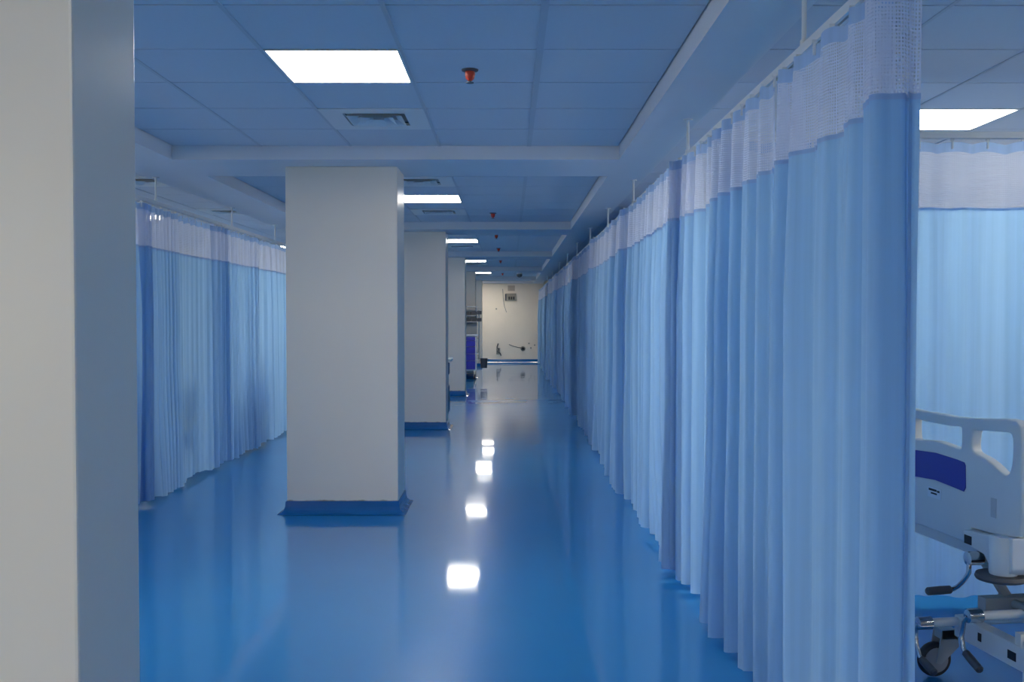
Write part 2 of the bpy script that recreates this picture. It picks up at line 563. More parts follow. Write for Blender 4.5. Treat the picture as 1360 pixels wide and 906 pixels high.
def make_vent():
    r = thing('ceiling_vent', '', 'air vent')
    bm = bmesh.new()
    a, b = 0.294, 0.175
    for (x0, x1, y0, y1) in ((-a, a, -a, -b), (-a, a, b, a), (-a, -b, -b, b), (b, a, -b, b)):
        bx(bm, x0, x1, y0, y1, CEIL - 0.003, CEIL + 0.014)
    obj('plate', bm, M['white_metal'], r)
    box('duct', (-b, b, -b, b, CEIL + 0.020, CEIL + 0.025), M['frame_metal'], r)
    for k in range(3):
        o0 = b - 0.018 - 0.055 * k
        o1 = o0 - 0.050
        bm = bmesh.new()
        lo = [bm.verts.new(v) for v in ((-o0, -o0, CEIL - 0.012), (o0, -o0, CEIL - 0.012), (o0, o0, CEIL - 0.012), (-o0, o0, CEIL - 0.012))]
        hi = [bm.verts.new(v) for v in ((-o1, -o1, CEIL + 0.018), (o1, -o1, CEIL + 0.018), (o1, o1, CEIL + 0.018), (-o1, o1, CEIL + 0.018))]
        for q in range(4):
            bm.faces.new([lo[q], lo[(q + 1) % 4], hi[(q + 1) % 4], hi[q]])
        if k == 2: bm.faces.new(hi)
        obj('louvre', bm, M['white_metal'], r)
    return r
v0 = make_vent()
for i, (x, y) in enumerate([(LX, y) for y in corr_vents] + bay_vents):
    o = v0 if i == 0 else copy_tree(v0)
    o.location = (x, y, 0)
    if i == 0: lab = 'square air vent set between the sprinkler head and the first column beam'
    elif i < len(corr_vents): lab = 'square air vent just %s the lit panel in the %s coffer past the soiled-foot column' % (('after', 'before')[i % 2], ['first', 'second', 'third', 'fourth'][(i - 1) // 2])
    else: lab = 'square air vent above the column-side rail over the ' + ('curtain with chair legs below' if i == len(corr_vents) else 'narrow gathered curtain')
    tag(o, lab, group=('air vents past the first beam' if i < len(corr_vents) else 'air vents above the column-side rail') if i else None)

def make_head():
    r = thing('sprinkler_head', '', 'sprinkler')
    bm = bmesh.new()
    lathe(bm, [(0.040, 0.0), (0.038, -0.006), (0.022, -0.010)], (0, 0, CEIL), seg=20)
    obj('rosette', bm, M['darkgrey'], r, 'auto')
    bm = bmesh.new()
    lathe(bm, [(0.022, -0.008), (0.024, -0.022), (0.019, -0.042), (0.009, -0.052)], (0, 0, CEIL), seg=16)
    obj('red_body', bm, M['red'], r, 'auto')
    bm = bmesh.new()
    lathe(bm, [(0.006, -0.052), (0.006, -0.058), (0.018, -0.059), (0.018, -0.062)], (0, 0, CEIL), seg=16)
    obj('deflector', bm, M['darkgrey'], r, 'auto')
    return r
h0 = make_head()
hl = ['red sprinkler head on a dark rosette next to the first lit panel', 'red sprinkler head in the coffer past the soiled-foot column']
for i, y in enumerate([4.62, 10.9, 13.7, 16.4, 19.9, 25.6]):
    o = h0 if i == 0 else copy_tree(h0)
    o.location = (-0.185, y, 0)
    tag(o, hl[i] if i < 2 else 'tiny sprinkler head, %s after the one past the soiled-foot column' % ['first', 'second', 'third', 'fourth'][i - 2], group='far sprinkler heads' if i > 1 else None)
sp = thing('dome_camera', 'dark dome hanging from the last stretch of corridor ceiling', 'camera', (0.25, 25.4, 0))
bm = bmesh.new(); lathe(bm, [(0.07, 0), (0.07, -0.03), (0.05, -0.04)], (0, 0, CEIL), seg=18); obj('mount', bm, M['white_metal'], sp, 'auto')
bm = bmesh.new(); lathe(bm, [(0.075, -0.04), (0.072, -0.075), (0.05, -0.105), (0.015, -0.12)], (0, 0, CEIL), seg=18); obj('dome', bm, M['darkgrey'], sp, 'auto')

# ------------------------------------------------------------------ curtain rails and curtains
RAIL = 2.236                      # underside of the rail
def hanger_mesh(top):
    bm = bmesh.new()
    sweep(bm, [(0, 0, RAIL + 0.03), (0, 0, top - 0.004)], 0.008, 10)
    lathe(bm, [(0.026, top - 0.006), (0.026, top)], (0, 0, 0), seg=14)
    lathe(bm, [(0.013, RAIL + 0.026), (0.013, RAIL + 0.05)], (0, 0, 0), seg=12)
    return mesh_from(bm, 'hanger', M['white_metal'], 'auto')
HM, HMC = hanger_mesh(SOF), hanger_mesh(CEIL)
def rail(a, b, label, hangers, hm):
    a, b = Vector((*a, 0)), Vector((*b, 0))
    L = (b - a).length
    r = thing('curtain_rail', label, 'curtain rail', a, math.atan2(b.y - a.y, b.x - a.x))
    bm = bmesh.new()
    bx(bm, 0, L, -0.016, -0.005, RAIL, RAIL + 0.030)
    bx(bm, 0, L, 0.005, 0.016, RAIL, RAIL + 0.030)
    bx(bm, 0, L, -0.005, 0.005, RAIL + 0.012, RAIL + 0.030)
    obj('track', bm, M['white_metal'], r)
    for k, x in enumerate((-0.004, L)):
        box('end_cap', (x, x + 0.004, -0.018, 0.018, RAIL - 0.002, RAIL + 0.032), M['white_metal'], r)
    for h in hangers:
        link('hanger', hm, r, (h, 0, 0))
    return r
RX, LXR = 0.955, -2.68
rail((RX, 1.2), (RX, 30.6), 'long white curtain rail above the bed-side curtains', [y - 1.2 for y in (3.22, 5.31, 7.64, 9.6, 11.7, 14.0, 16.4, 19, 22, 25, 28)], HM)
rail((LXR, 2.6), (LXR, 30.6), 'long white curtain rail above the column-side curtains', [y - 2.6 for y in (4.6, 7.5, 9.55, 11.3, 13.6, 16, 19, 22, 25, 28)], HM)
rail((RX + 0.03, 4.70), (WR - 0.03, 4.70), 'short white curtain rail crossing over the hospital bed bay', [0.9, 2.2, 3.4], HMC)

bm = bmesh.new()
bx(bm, -0.004, 0.004, -0.003, 0.003, -0.030, 0.012)
bx(bm, -0.008, 0.008, -0.004, 0.004, 0.006, 0.016)
HOOK = mesh_from(bm, 'hook', M['white_metal'])

def hsh(n):
    x = math.sin(n * 127.1 + 311.7) * 43758.5453
    return x - math.floor(x)
def vnoise(x, seed):
    i = math.floor(x); f = x - i; f = f * f * (3 - 2 * f)
    return (hsh(i + seed * 57.3) * (1 - f) + hsh(i + 1 + seed * 57.3) * f) * 2 - 1

ZT, ZM, ZB = RAIL - 0.016, 1.906, 0.040
def curtain(path, seed, label, group, ds=0.012, period=0.15, amp=0.045, ends=(0, 0), zb=ZB, flare=0.0):
    """cloth hung along a ground path; ends = length of tight gathers at either end"""
    P = [Vector(p) for p in path]
    seg = [(b - a).length for a, b in zip(P, P[1:])]
    L = sum(seg)
    n = max(8, int(L / ds))
    root = thing('privacy_curtain', label, 'curtain', (P[0].x, P[0].y, 0), 0, group)
    cols = []
    ph = hsh(seed) * 6.28
    arc = 0.0
    for i in range(n + 1):
        s = L * i / n
        t = s; k = 0
        while k < len(seg) - 1 and t > seg[k]:
            t -= seg[k]; k += 1
        # smoothed path: average of positions around s
        def at(q):
            q = min(max(q, 0), L); j = 0
            while j < len(seg) - 1 and q > seg[j]:
                q -= seg[j]; j += 1
            return P[j] + (P[j + 1] - P[j]) * (q / seg[j])
        c = (at(s - 0.02) + at(s) + at(s + 0.02)) / 3
        tg = (at(s + 0.03) - at(s - 0.03)).normalized()
        nr = Vector((-tg.y, tg.x))
        g = 0.0
        if ends[0] and s < ends[0]: g = 1 - (s / ends[0]) ** 2
        if ends[1] and s > L - ends[1]: g = max(g, 1 - ((L - s) / ends[1]) ** 2)
        per = period * (1 + 0.55 * vnoise(s * 3.1, seed)) * (1 - 0.76 * g)
        if i: ph += 2 * math.pi * (L / n) / per
        a = amp * (1 + 0.65 * vnoise(s * 4.3, seed + 9)) * (1 + 0.4 * g)
        lat = a * (math.sin(ph) + 0.25 * math.sin(2 * ph + 1.3 * seed)) + 0.012 * vnoise(s * 1.4, seed + 3)
        edge = min(1.0, s / 0.08, (L - s) / 0.08)
        tan = -0.30 * a * math.sin(2 * ph) * edge
        small = 0.0065 * (0.6 + 0.6 * vnoise(s * 5.3, seed + 6)) * math.sin(s * 2 * math.pi / 0.055 + 4 * vnoise(s * 6, seed + 5))
        cols.append((c, tg, nr, lat, tan, small, s))
    def ring(z, ci, fac, bot):
        c, tg, nr, lat, tan, small, s = cols[ci]
        dr = 0.03 * vnoise(s * 2.2 + z * 0.9, seed + 21) * (1 - fac * 0.3)
        w = 0.55 + 0.45 * min(1.0, (ZT - z) / 0.75)
        low = max(0.0, (1.0 - z) / 1.0)
        l = lat * w * (1 + 0.18 * low * vnoise(s * 3 + 7, seed + 31)) + small * min(1, (ZT - z) / 0.3) + dr * low + flare * low * low
        p = c + nr * l + tg * (tan * w + 0.015 * low * vnoise(s * 2.7, seed + 41) * min(1.0, s / 0.2, (L - s) / 0.2))
        return (p.x - P[0].x, p.y - P[0].y, z)
    # cloth-length coordinate
    us = [0.0]
    for i in range(1, n + 1):
        a, b = ring(1.0, i - 1, 1, 0), ring(1.0, i, 1, 0)
        us.append(us[-1] + math.hypot(a[0] - b[0], a[1] - b[1]))
    def strip(name, zs, m, jitter=None, off=0.0):
        vs, fs, uv = [], [], []
        for z in zs:
            for i in range(n + 1):
                zz = z(cols[i]) if callable(z) else z
                x, y, q = ring(zz, i, 0, 0)
                nr = cols[i][2]
                vs.append((x + nr.x * off, y + nr.y * off, q))
                uv.append((us[i], q))
        for j in range(len(zs) - 1):
            for i in range(n):
                a = j * (n + 1) + i
                fs.append((a, a + 1, a + n + 2, a + n + 1))
        me = bpy.data.meshes.new(name)
        me.from_pydata(vs, [], fs)
        ul = me.uv_layers.new(name='UVMap')
        for lp in me.loops:
            ul.data[lp.index].uv = uv[lp.vertex_index]
        for p in me.polygons: p.use_smooth = True
        me.materials.append(m)
        return link(name, me, root)
    sc = 0.165
    def ztop(c): return ZT - 0.014 * (1 - abs(math.cos(math.pi * c[6] / sc)))
    def zband(c): return ztop(c) - 0.045
    def zhem(c): return zb + 0.016 * vnoise(c[6] * 2.3, seed + 51) + 0.006 * math.sin(c[6] * 30)
    def zhem2(c): return zhem(c) + 0.10
    strip('top_band', [ztop, zband], M['band'])
    strip('netting', [zband, 2.10, 2.03, 1.97, ZM], M['net'])
    strip('seam', [ZM + 0.004, ZM - 0.010], M['band'], off=0.002)
    strip('fabric', [ZM, 1.80, 1.65, 1.45, 1.25, 1.05, 0.85, 0.65, 0.45, 0.30, zhem2, zhem], M['fabric'])
    hk = int(L / sc)
    for k in range(hk + 1):
        i = min(n, int(round(k * sc / L * n)))
        x, y, _ = ring(ZT, i, 0, 0)
        c = cols[i][0]
        link('hook', HOOK, root, (c.x - P[0].x, c.y - P[0].y, RAIL - 0.018))
    return root

# bed side: from the near gathered end down the corridor
X = RX - 0.025
curtain([(0.968, 2.295), (0.912, 2.285), (0.945, 2.345), (0.915, 2.345), (0.845, 2.345), (0.85, 2.42), (0.965, 2.47), (X, 2.62), (X, 3.44)], 3,
        'pale blue curtain with its gathered free end beside the hospital bed', None, ds=0.008, period=0.20, amp=0.036)
curtain([(X - 0.01, 3.44), (X - 0.01, 4.85), (X - 0.01, 5.05), (X + 0.0, 5.16)], 5, 'pale blue curtain hung next after the gathered free end', None, ds=0.010, period=0.20, amp=0.040, ends=(0.0, 0.16))
curtain([(X + 0.01, 5.20), (X - 0.075, 5.21), (X + 0.02, 5.225), (X - 0.075, 5.245), (X + 0.02, 5.27), (X - 0.02, 5.50), (X - 0.02, 7.10), (X - 0.01, 7.41)], 8, 'pale blue curtain across the corridor from the first free-standing column', None, ds=0.012, period=0.21, amp=0.043)
curtain([(X + 0.0, 7.48), (X - 0.07, 7.495), (X + 0.02, 7.515), (X - 0.06, 7.54), (X - 0.02, 7.80), (X - 0.01, 10.1), (X - 0.05, 10.49)], 12, 'pale blue curtain just past the column with the soiled foot', None, ds=0.014, period=0.24, amp=0.045)
curtain([(X + 0.06, 10.50), (X + 0.05, 10.7), (X - 0.02, 11.0), (X, 13.38)], 15, 'pale blue curtain opposite the column with the cabinet', None, ds=0.018, period=0.28, amp=0.05, ends=(0.3, 0))
yy = [13.38, 16.0, 18.6, 21.2, 23.8, 26.4, 29.0, 30.5]
for k in range(7):
    curtain([(X - 0.02, yy[k]), (X, yy[k + 1])], 20 + k, 'pale blue curtain, %s after the one opposite the cabinet column' % ['first', 'second', 'third', 'fourth', 'fifth', 'sixth', 'seventh'][k], 'far bed-side curtains', ds=0.025, period=0.3, amp=0.055, ends=(0.3, 0))
curtain([(RX + 0.16, 4.70), (WR - 0.15, 4.70)], 31, 'bright blue curtain drawn across the bay behind the hospital bed', None, ds=0.012, period=0.24, amp=0.024)
for k, y in enumerate((9.95, 15.2, 20.4)):  # unseen curtains added to block window light and darken the far bays
    o = curtain([(RX + 0.20, y), (WR - 0.15, y)], 33 + k, 'blue curtain added across a bed-side bay to block window light, %s beyond the bay with the bed' % ['first', 'second', 'third'][k], 'curtains added to darken the far bays', ds=0.03, period=0.24, amp=0.024)
    rail((RX + 0.03, y), (WR - 0.03, y), 'short white rail of a light-blocking curtain added across a bay, %s beyond the bed bay' % ['first', 'second', 'third'][k], [0.9, 2.2, 3.4], HMC)
# column side
XC = LXR
def back(a, b, *args, **kw):
    gather = kw.pop('gather', 0)
    p = [(XC, b - (0.05 if gather else 0))]
    if gather:
        n = int(gather / 0.045)
        p += [(XC + (0.055 if k % 2 == 0 else -0.045), b - 0.07 - gather * k / n) for k in range(n)]
        p.append((XC, b - gather - 0.15))
    return curtain(p + [(XC, a)], *args, **kw)
back(3.0, 5.2, 41, 'pale blue curtain on the column side before the first gathered edge', 'column-side curtains hidden by the near column', ds=0.02, period=0.2)
back(5.2, 7.36, 42, 'blue curtain on the column side ending in a dark gathered edge', None, ds=0.010, period=0.17, gather=0.22)
back(7.36, 9.30, 44, 'blue curtain with light shining through its netting, chair legs below', None, ds=0.010, period=0.14, amp=0.026, gather=0.36)
back(9.30, 10.52, 47, 'narrow blue curtain between two dark gathered edges', None, ds=0.010, period=0.15, amp=0.03, gather=0.26)
back(10.52, 13.15, 49, 'blue curtain partly hidden behind the soiled-foot column', None, ds=0.014, period=0.17, amp=0.034)
for k in range(5):
    back(13.15 + 2.6 * k, 15.75 + 2.6 * k, 60 + k, 'blue column-side curtain, %s past the one half hidden by the soiled-foot column' % ['first', 'second', 'third', 'fourth', 'fifth'][k], 'column-side curtains past the columns', ds=0.03, period=0.3, amp=0.05)

# ------------------------------------------------------------------ hospital bed
def poly_mesh(bm, outer, holes, x0, x1):
    """plate in the local y-z plane between x0 and x1 with holes, ready to bevel"""
    loops = [outer] + holes
    edges = []
    for lp in loops:
        vs = [bm.verts.new((x0, y, z)) for y, z in lp]
        for a, b in zip(vs, vs[1:] + vs[:1]):
            edges.append(bm.edges.new((a, b)))
    r = bmesh.ops.triangle_fill(bm, use_beauty=True, use_dissolve=False, edges=edges)
    faces = [f for f in r['geom'] if isinstance(f, bmesh.types.BMFace)]
    ex = bmesh.ops.extrude_face_region(bm, geom=faces)
    for v in ex['geom']:
        if isinstance(v, bmesh.types.BMVert): v.co.x = x1
def mirror(pts, w=1.0):
    return [(w - y, z) for y, z in pts][::-1]
def rounded(pts, it=2):
    for _ in range(it):
        q = []
        for a, b in zip(pts, pts[1:] + pts[:1]):
            q.append((a[0] * .75 + b[0] * .25, a[1] * .75 + b[1] * .25))
            q.append((a[0] * .25 + b[0] * .75, a[1] * .25 + b[1] * .75))
        pts = q
    return pts
half_top = [(0.50, 1.018), (0.40, 1.016), (0.30, 1.020), (0.18, 1.030), (0.075, 1.040), (0.03, 1.038), (0.004, 1.02), (-0.003, 0.985)]
half_bot = [(-0.003, 0.70), (0.004, 0.650), (0.05, 0.638), (0.12, 0.631), (0.20, 0.627), (0.272, 0.625), (0.280, 0.610), (0.284, 0.580), (0.296, 0.567), (0.34, 0.564), (0.42, 0.564), (0.5, 0.566)]
h = half_top + half_bot
board_outer = h + [(1 - y, z) for y, z in h[1:-1]][::-1]
centre_cut = rounded([(0.342, 0.985), (0.336, 0.97), (0.338, 0.905), (0.355, 0.899), (0.42, 0.905), (0.50, 0.912), (0.58, 0.905), (0.645, 0.899), (0.662, 0.905), (0.664, 0.97), (0.658, 0.985), (0.58, 0.979), (0.5, 0.979), (0.42, 0.979)], 1)
corner_cut = rounded([(0.262, 0.984), (0.15, 0.988), (0.07, 0.996), (0.046, 0.985), (0.044, 0.93), (0.05, 0.875), (0.070, 0.846), (0.095, 0.845), (0.15, 0.872), (0.205, 0.890), (0.262, 0.898), (0.276, 0.915), (0.272, 0.96)], 1)
def board(parent, x0, x1, name, out):
    bm = bmesh.new()
    poly_mesh(bm, board_outer, [centre_cut, corner_cut, mirror(corner_cut)], x0, x1)
    bmesh.ops.recalc_face_normals(bm, faces=bm.faces)
    es = [e for e in bm.edges if len(e.link_faces) == 2 and e.calc_face_angle() > 1.2 and abs(e.verts[0].co.x - e.verts[1].co.x) < 1e-5]
    bmesh.ops.bevel(bm, geom=es, offset=0.011, segments=3, affect='EDGES', profile=0.5, clamp_overlap=True)
    b = obj(name, bm, M['abs'], parent, 'auto')
    xf = x0 if out < 0 else x1
    bm = bmesh.new()
    ins = [(0.316, 0.856), (0.308, 0.845), (0.305, 0.765), (0.316, 0.749), (0.40, 0.755), (0.5, 0.761)]
    ins = ins + [(1 - y, z) for y, z in ins[:-1]][::-1] + [(0.66, 0.857), (0.5, 0.866), (0.36, 0.860)]
    poly_mesh(bm, ins, [], xf + out * 0.003, xf - out * 0.004)
    tag(obj('name_panel', bm, M['abs_blue'], b), 'deep blue inset panel')
    for s in (0.127, 0.843):
        bm = bmesh.new()
        q = xf + out * 0.002
        bx(bm, min(q, xf - out * .003), max(q, xf - out * .003), s, s + 0.030, 0.688, 0.756)
        obj('grip_recess_shade', bm, M['recess_shade'], b)  # slightly proud block, its darker colour stands for the shade inside a recess
    return b, xf
bed = thing('hospital_bed', 'pale hospital bed with blue inset footboard and crank handles in the open bay', 'bed', (1.71, 3.285, 0), R(8))
fb, xf = board(bed, 0.0, 0.040, 'footboard', -1)
st = box('sticker', (-0.0012, 0.001, 0.462, 0.552, 0.690, 0.730), M['paper'], fb)
for (a, b, z0, z1) in ((0.492, 0.545, 0.716, 0.724), (0.472, 0.488, 0.715, 0.722), (0.49, 0.53, 0.704, 0.710)):
    box('print_line', (-0.0022, 0.0, a, b, z0, z1), M['black'], st)
board(bed, 1.98, 2.02, 'headboard', 1)
# corner brackets carrying the boards
for s0 in (0, 1):
    bm = bmesh.new()
    f = (lambda y: y) if s0 == 0 else (lambda y: 1 - y)
    prof = [(f(y), z) for y, z in [(0.278, 0.618), (0.275, 0.575), (0.215, 0.563), (0.155, 0.556), (0.13, 0.53), (0.105, 0.515), (0.02, 0.515), (0.0, 0.54), (0.0, 0.645), (0.10, 0.628)]]
    poly_mesh(bm, prof, [], -0.028, 0.060)
    br = obj('corner_bracket', bm, M['white_metal'], bed, bevel=0.005)
    a, b = sorted((f(0.268), f(0.225)))
    box('black_label', (-0.0295, -0.027, a, b, 0.572, 0.603), M['black'], br)
    bm = bmesh.new()
    lathe(bm, [(0.044, 0.512), (0.046, 0.52), (0.046, 0.63), (0.040, 0.640)], (-0.018, f(0.06), 0), seg=24)
    obj('corner_post', bm, M['white_metal'], bed, 'auto')
    bm = bmesh.new()
    lathe(bm, [(0.055, 0.484), (0.078, 0.489), (0.082, 0.497), (0.078, 0.508), (0.05, 0.511)], (-0.018, f(0.075), 0), seg=28)
    obj('bumper_wheel', bm, M['darkgrey'], bed, 'auto')
# mattress deck
bm = bmesh.new()
for y0 in (0.06, 0.90):
    bx(bm, 0.045, 1.98, y0, y0 + 0.04, 0.50, 0.56)
for x0 in (0.06, 0.66, 1.30, 1.93):
    bx(bm, x0, x0 + 0.04, 0.10, 0.90, 0.505, 0.555)
obj('deck_frame', bm, M['white_metal'], bed)
for k in range(4):
    box('deck_panel', (0.06 + 0.48 * k, 0.52 + 0.48 * k, 0.07, 0.93, 0.561, 0.575), M['frame_metal'], bed, 0.004)
# base: side rails, cross beams, lift arms
for y in (0.05, 0.33):
    box('base_rail', (0.10, 1.90, y, y + 0.05, 0.285, 0.345), M['frame_metal'], bed, 0.004)
for x in (0.05, 1.88):
    bm = bmesh.new()
    bx(bm, x - 0.006, x + 0.05, -0.02, 0.44, 0.175, 0.258)
    cb = obj('cross_beam', bm, M['white_metal'], bed, bevel=0.006)
    if x < 1:
        for s, z in ((0.075, 0.20), (0.27, 0.205)):
            box('black_label', (x - 0.0075, x - 0.005, s, s + 0.045 if s < .2 else s + 0.02, z, z + 0.03), M['black'], cb)
    for y in (0.06, 0.34):
        box('riser', (x, x + 0.04, y, y + 0.03, 0.25, 0.30), M['white_metal'], bed)
    box('side_block', (x - 0.012, x + 0.08, -0.02, 0.035, 0.10, 0.29), M['white_metal'], bed, 0.008)
for x, dx in ((0.10, 0.12), (1.75, -0.12)):
    for y in (0.06, 0.36):
        bm = bmesh.new()
        sweep(bm, [(x, y + 0.015, 0.51), (x + dx, y + 0.015, 0.33)], 0.020, 8)
        lathe(bm, [(0.024, -0.03), (0.024, 0.03)], (x + dx, y + 0.015, 0.325), 'y', 16)
        obj('lift_arm', bm, M['frame_metal'], bed, 'auto')
    bm = bmesh.new()
    sweep(bm, [(x + dx, 0.05, 0.32), (x + dx, 0.40, 0.32)], 0.018, 10)
    obj('pivot_tube', bm, M['frame_metal'], bed, 'auto')
def castor(x, y):
    bm = bmesh.new()
    lathe(bm, [(0.045, -0.017), (0.060, -0.016), (0.066, -0.008), (0.066, 0.008), (0.060, 0.016), (0.045, 0.017)], (x, y, 0.067), 'y', 30)
    c = obj('castor', bm, M['rubber'], bed, 'auto')
    bm = bmesh.new()
    lathe(bm, [(0.012, -0.022), (0.048, -0.019), (0.048, 0.019), (0.012, 0.022)], (x, y, 0.067), 'y', 24)
    obj('wheel_disc', bm, M['wheel'], c, 'auto')
    bm = bmesh.new()
    for sg in (-1, 1):
        yy_ = y + sg * 0.027
        prof = [(x - 0.008, 0.060), (x + 0.014, 0.055), (x + 0.085, 0.12), (x + 0.075, 0.185), (x + 0.015, 0.185), (x + 0.005, 0.12)]
        vs0 = [bm.verts.new((a, yy_ - 0.003, z)) for a, z in prof]
        vs1 = [bm.verts.new((a, yy_ + 0.003, z)) for a, z in prof]
        bm.faces.new(vs0); bm.faces.new(vs1[::-1])
        for q in range(6):
            bm.faces.new([vs0[q], vs0[(q + 1) % 6], vs1[(q + 1) % 6], vs1[q]])
    bx(bm, x + 0.015, x + 0.078, y - 0.03, y + 0.03, 0.150, 0.185)
    obj('castor_fork', bm, M['frame_metal'], c)
for x in (0.0, 1.86):
    castor(x, 0.50); castor(x, -0.06)
def crank(y, z, x_in, x_out, arm, grip):
    bm = bmesh.new()
    sweep(bm, [(x_in, y, z), (x_out + 0.05, y, z)], 0.017, 12)
    c = obj('crank_handle', bm, M['white_metal'], bed, 'auto')
    bm = bmesh.new()
    lathe(bm, [(0.016, 0.0), (0.024, 0.003), (0.025, 0.055), (0.019, 0.060)], (x_out - 0.01, y, z), 'x', 20)
    obj('hub', bm, M['chrome'], c, 'auto')
    bm = bmesh.new()
    sweep(bm, arm, 0.0085, 10)
    obj('arm', bm, M['chrome'], c, 'auto')
    bm = bmesh.new()
    a, b = Vector(grip[0]), Vector(grip[1])
    sweep(bm, [a, a.lerp(b, .06), a.lerp(b, .5), a.lerp(b, .94), b], [0.009, 0.0145, 0.0155, 0.0145, 0.009], 12)
    obj('grip', bm, M['darkgrey'], c, 'auto')
crank(0.19, 0.535, 0.10, -0.06, [(-0.06, 0.19, 0.535), (-0.063, 0.185, 0.51), (-0.064, 0.185, 0.485), (-0.063, 0.21, 0.455), (-0.062, 0.25, 0.42), (-0.066, 0.276, 0.402), (-0.075, 0.279, 0.400)],
      [(-0.07, 0.277, 0.401), (-0.165, 0.285, 0.395)])
crank(0.27, 0.302, 0.60, -0.005, [(-0.01, 0.27, 0.302), (-0.012, 0.29, 0.275), (-0.012, 0.303, 0.22), (-0.012, 0.293, 0.18), (-0.012, 0.278, 0.163)],
      [(-0.012, 0.282, 0.168), (-0.012, 0.188, 0.132)])
crank(0.42, 0.235, 0.60, -0.11, [(-0.115, 0.42, 0.235), (-0.118, 0.43, 0.205), (-0.118, 0.425, 0.16), (-0.118, 0.405, 0.12), (-0.118, 0.385, 0.105)],
      [(-0.118, 0.392, 0.110), (-0.118, 0.30, 0.088)])
def mattress(loc, rz, label):
    bm = bmesh.new()
    bx(bm, 0.07, 1.95, 0.08, 0.92, 0.576, 0.69)
    o = obj('mattress', bm, M['mattress'], None, 'auto', 0.03, loc)
    o.rotation_euler = (0, 0, rz)
    tag(o, label, 'mattress')
    bm = bmesh.new()
    for z in (0.60, 0.666):
        sweep(bm, [(0.095, 0.082, z), (1.925, 0.082, z)], 0.004, 6)
        sweep(bm, [(0.072, 0.105, z), (0.072, 0.895, z)], 0.004, 6)
    obj('piping', bm, M['mattress'], o)
    return o
mattress((1.71, 3.285, 0), R(8), 'slate vinyl mattress lying on the bed with the blue inset footboard')
for (x, y, lab, ml) in ((-3.02, 10.95, 'pale hospital bed standing behind the narrow column-side curtain', 'slate mattress on the bed behind the narrow column-side curtain'),
                    (-3.02, 7.15, 'pale hospital bed standing behind the dark gathered column-side edge', 'slate mattress on the bed behind the dark gathered edge')):
    b = copy_tree(bed)
    b.location = (x, y, 0)
    b.rotation_euler = (0, 0, R(180))
    tag(b, lab)
    mattress((x, y, 0), R(180), ml)

# ------------------------------------------------------------------ visitor chair behind the curtain
ch = thing('visitor_chair', 'pale metal visitor chair whose legs show under the curtain', 'chair', (-2.93, 8.19, 0), R(90))
box('seat', (-0.20, 0.20, -0.19, 0.21, 0.43, 0.46), M['darkgrey'], ch, 0.008)
bm = bmesh.new()
bx(bm, -0.20, 0.20, 0.19, 0.215, 0.58, 0.90)
obj('backrest', bm, M['darkgrey'], ch, bevel=0.01)
for x in (-0.175, 0.175):
    for y in (-0.17, 0.17):
        bm = bmesh.new()
        sweep(bm, [(x, y, 0.0), (x, y, 0.435)] + ([(x, y + 0.02, 0.86)] if y > 0 else []), 0.0125, 10)
        obj('leg', bm, M['white_metal'], ch, 'auto')

# ------------------------------------------------------------------ drawer trolley at the fourth column
tr = thing('medical_trolley', 'white medical trolley with violet blue drawers and shelves on top', 'trolley', (-0.97, 22.45, 0))
# local: x -0.28..0.24, y -0.42..0.10
box('body', (-0.28, 0.22, -0.36, 0.04, 0.20, 0.97), M['white_metal'], tr, 0.006)
zz = [0.225, 0.42, 0.575, 0.735, 0.87, 0.955]
for a, b in zip(zz, zz[1:]):
    d = box('drawer', (-0.255, 0.195, -0.378, -0.358, a + 0.004, b - 0.004), M['drawer'], tr, 0.004)
    box('handle', (-0.20, 0.14, -0.390, -0.378, b - 0.022, b - 0.010), M['drawer'], d)
box('worktop', (-0.30, 0.25, -0.39, 0.07, 0.97, 1.01), M['white_metal'], tr, 0.008)
box('splash_back', (-0.28, 0.22, 0.02, 0.035, 1.01, 1.30), M['frame_metal'], tr)
for x in (-0.27, 0.21):
    box('post', (x - 0.012, x + 0.012, 0.03, 0.055, 1.0, 1.66), M['white_metal'], tr)
for z in (1.28, 1.42, 1.62):
    box('shelf', (-0.29, 0.23, -0.14, 0.06, z, z + 0.02), M['steel'], tr, 0.003)
for k in range(4):
    for z, m in ((1.30, 'drawer' if k < 2 else 'darkgrey'), (1.44, 'darkgrey')):
        box('tilt_bin', (-0.275 + k * 0.125, -0.16 + k * 0.125, -0.12, 0.04, z, z + 0.085), M[m], tr, 0.004)
for x in (-0.24, 0.18):
    for y in (-0.32, 0.0):
        bm = bmesh.new()
        lathe(bm, [(0.03, -0.012), (0.05, -0.012), (0.05, 0.012), (0.03, 0.012)], (x, y, 0.05), 'x', 20)
        c = obj('castor', bm, M['rubber'], tr, 'auto')
        bm = bmesh.new()
        bx(bm, x - 0.022, x - 0.015, y - 0.02, y + 0.02, 0.03, 0.16)
        bx(bm, x + 0.015, x + 0.022, y - 0.02, y + 0.02, 0.03, 0.16)
        bx(bm, x - 0.022, x + 0.022, y - 0.02, y + 0.02, 0.12, 0.20)
        obj('castor_fork', bm, M['chrome'], c)
bm = bmesh.new()
sweep(bm, [(0.27, -0.06, 0.35), (0.27, -0.06, 1.55)], 0.012, 10)
bx(bm, 0.215, 0.275, -0.075, -0.045, 0.55, 0.58)
bx(bm, 0.215, 0.275, -0.075, -0.045, 0.90, 0.93)
obj('drip_pole', bm, M['chrome'], tr, 'auto')
for z in (1.30, 1.46):
    box('glove_holder', (0.225, 0.33, -0.11, 0.03, z, z + 0.08), M['darkgrey'], tr, 0.004)
bm = bmesh.new()
bm2 = [(0.30 - 0.0, 0.0)]
r_ = 0.085
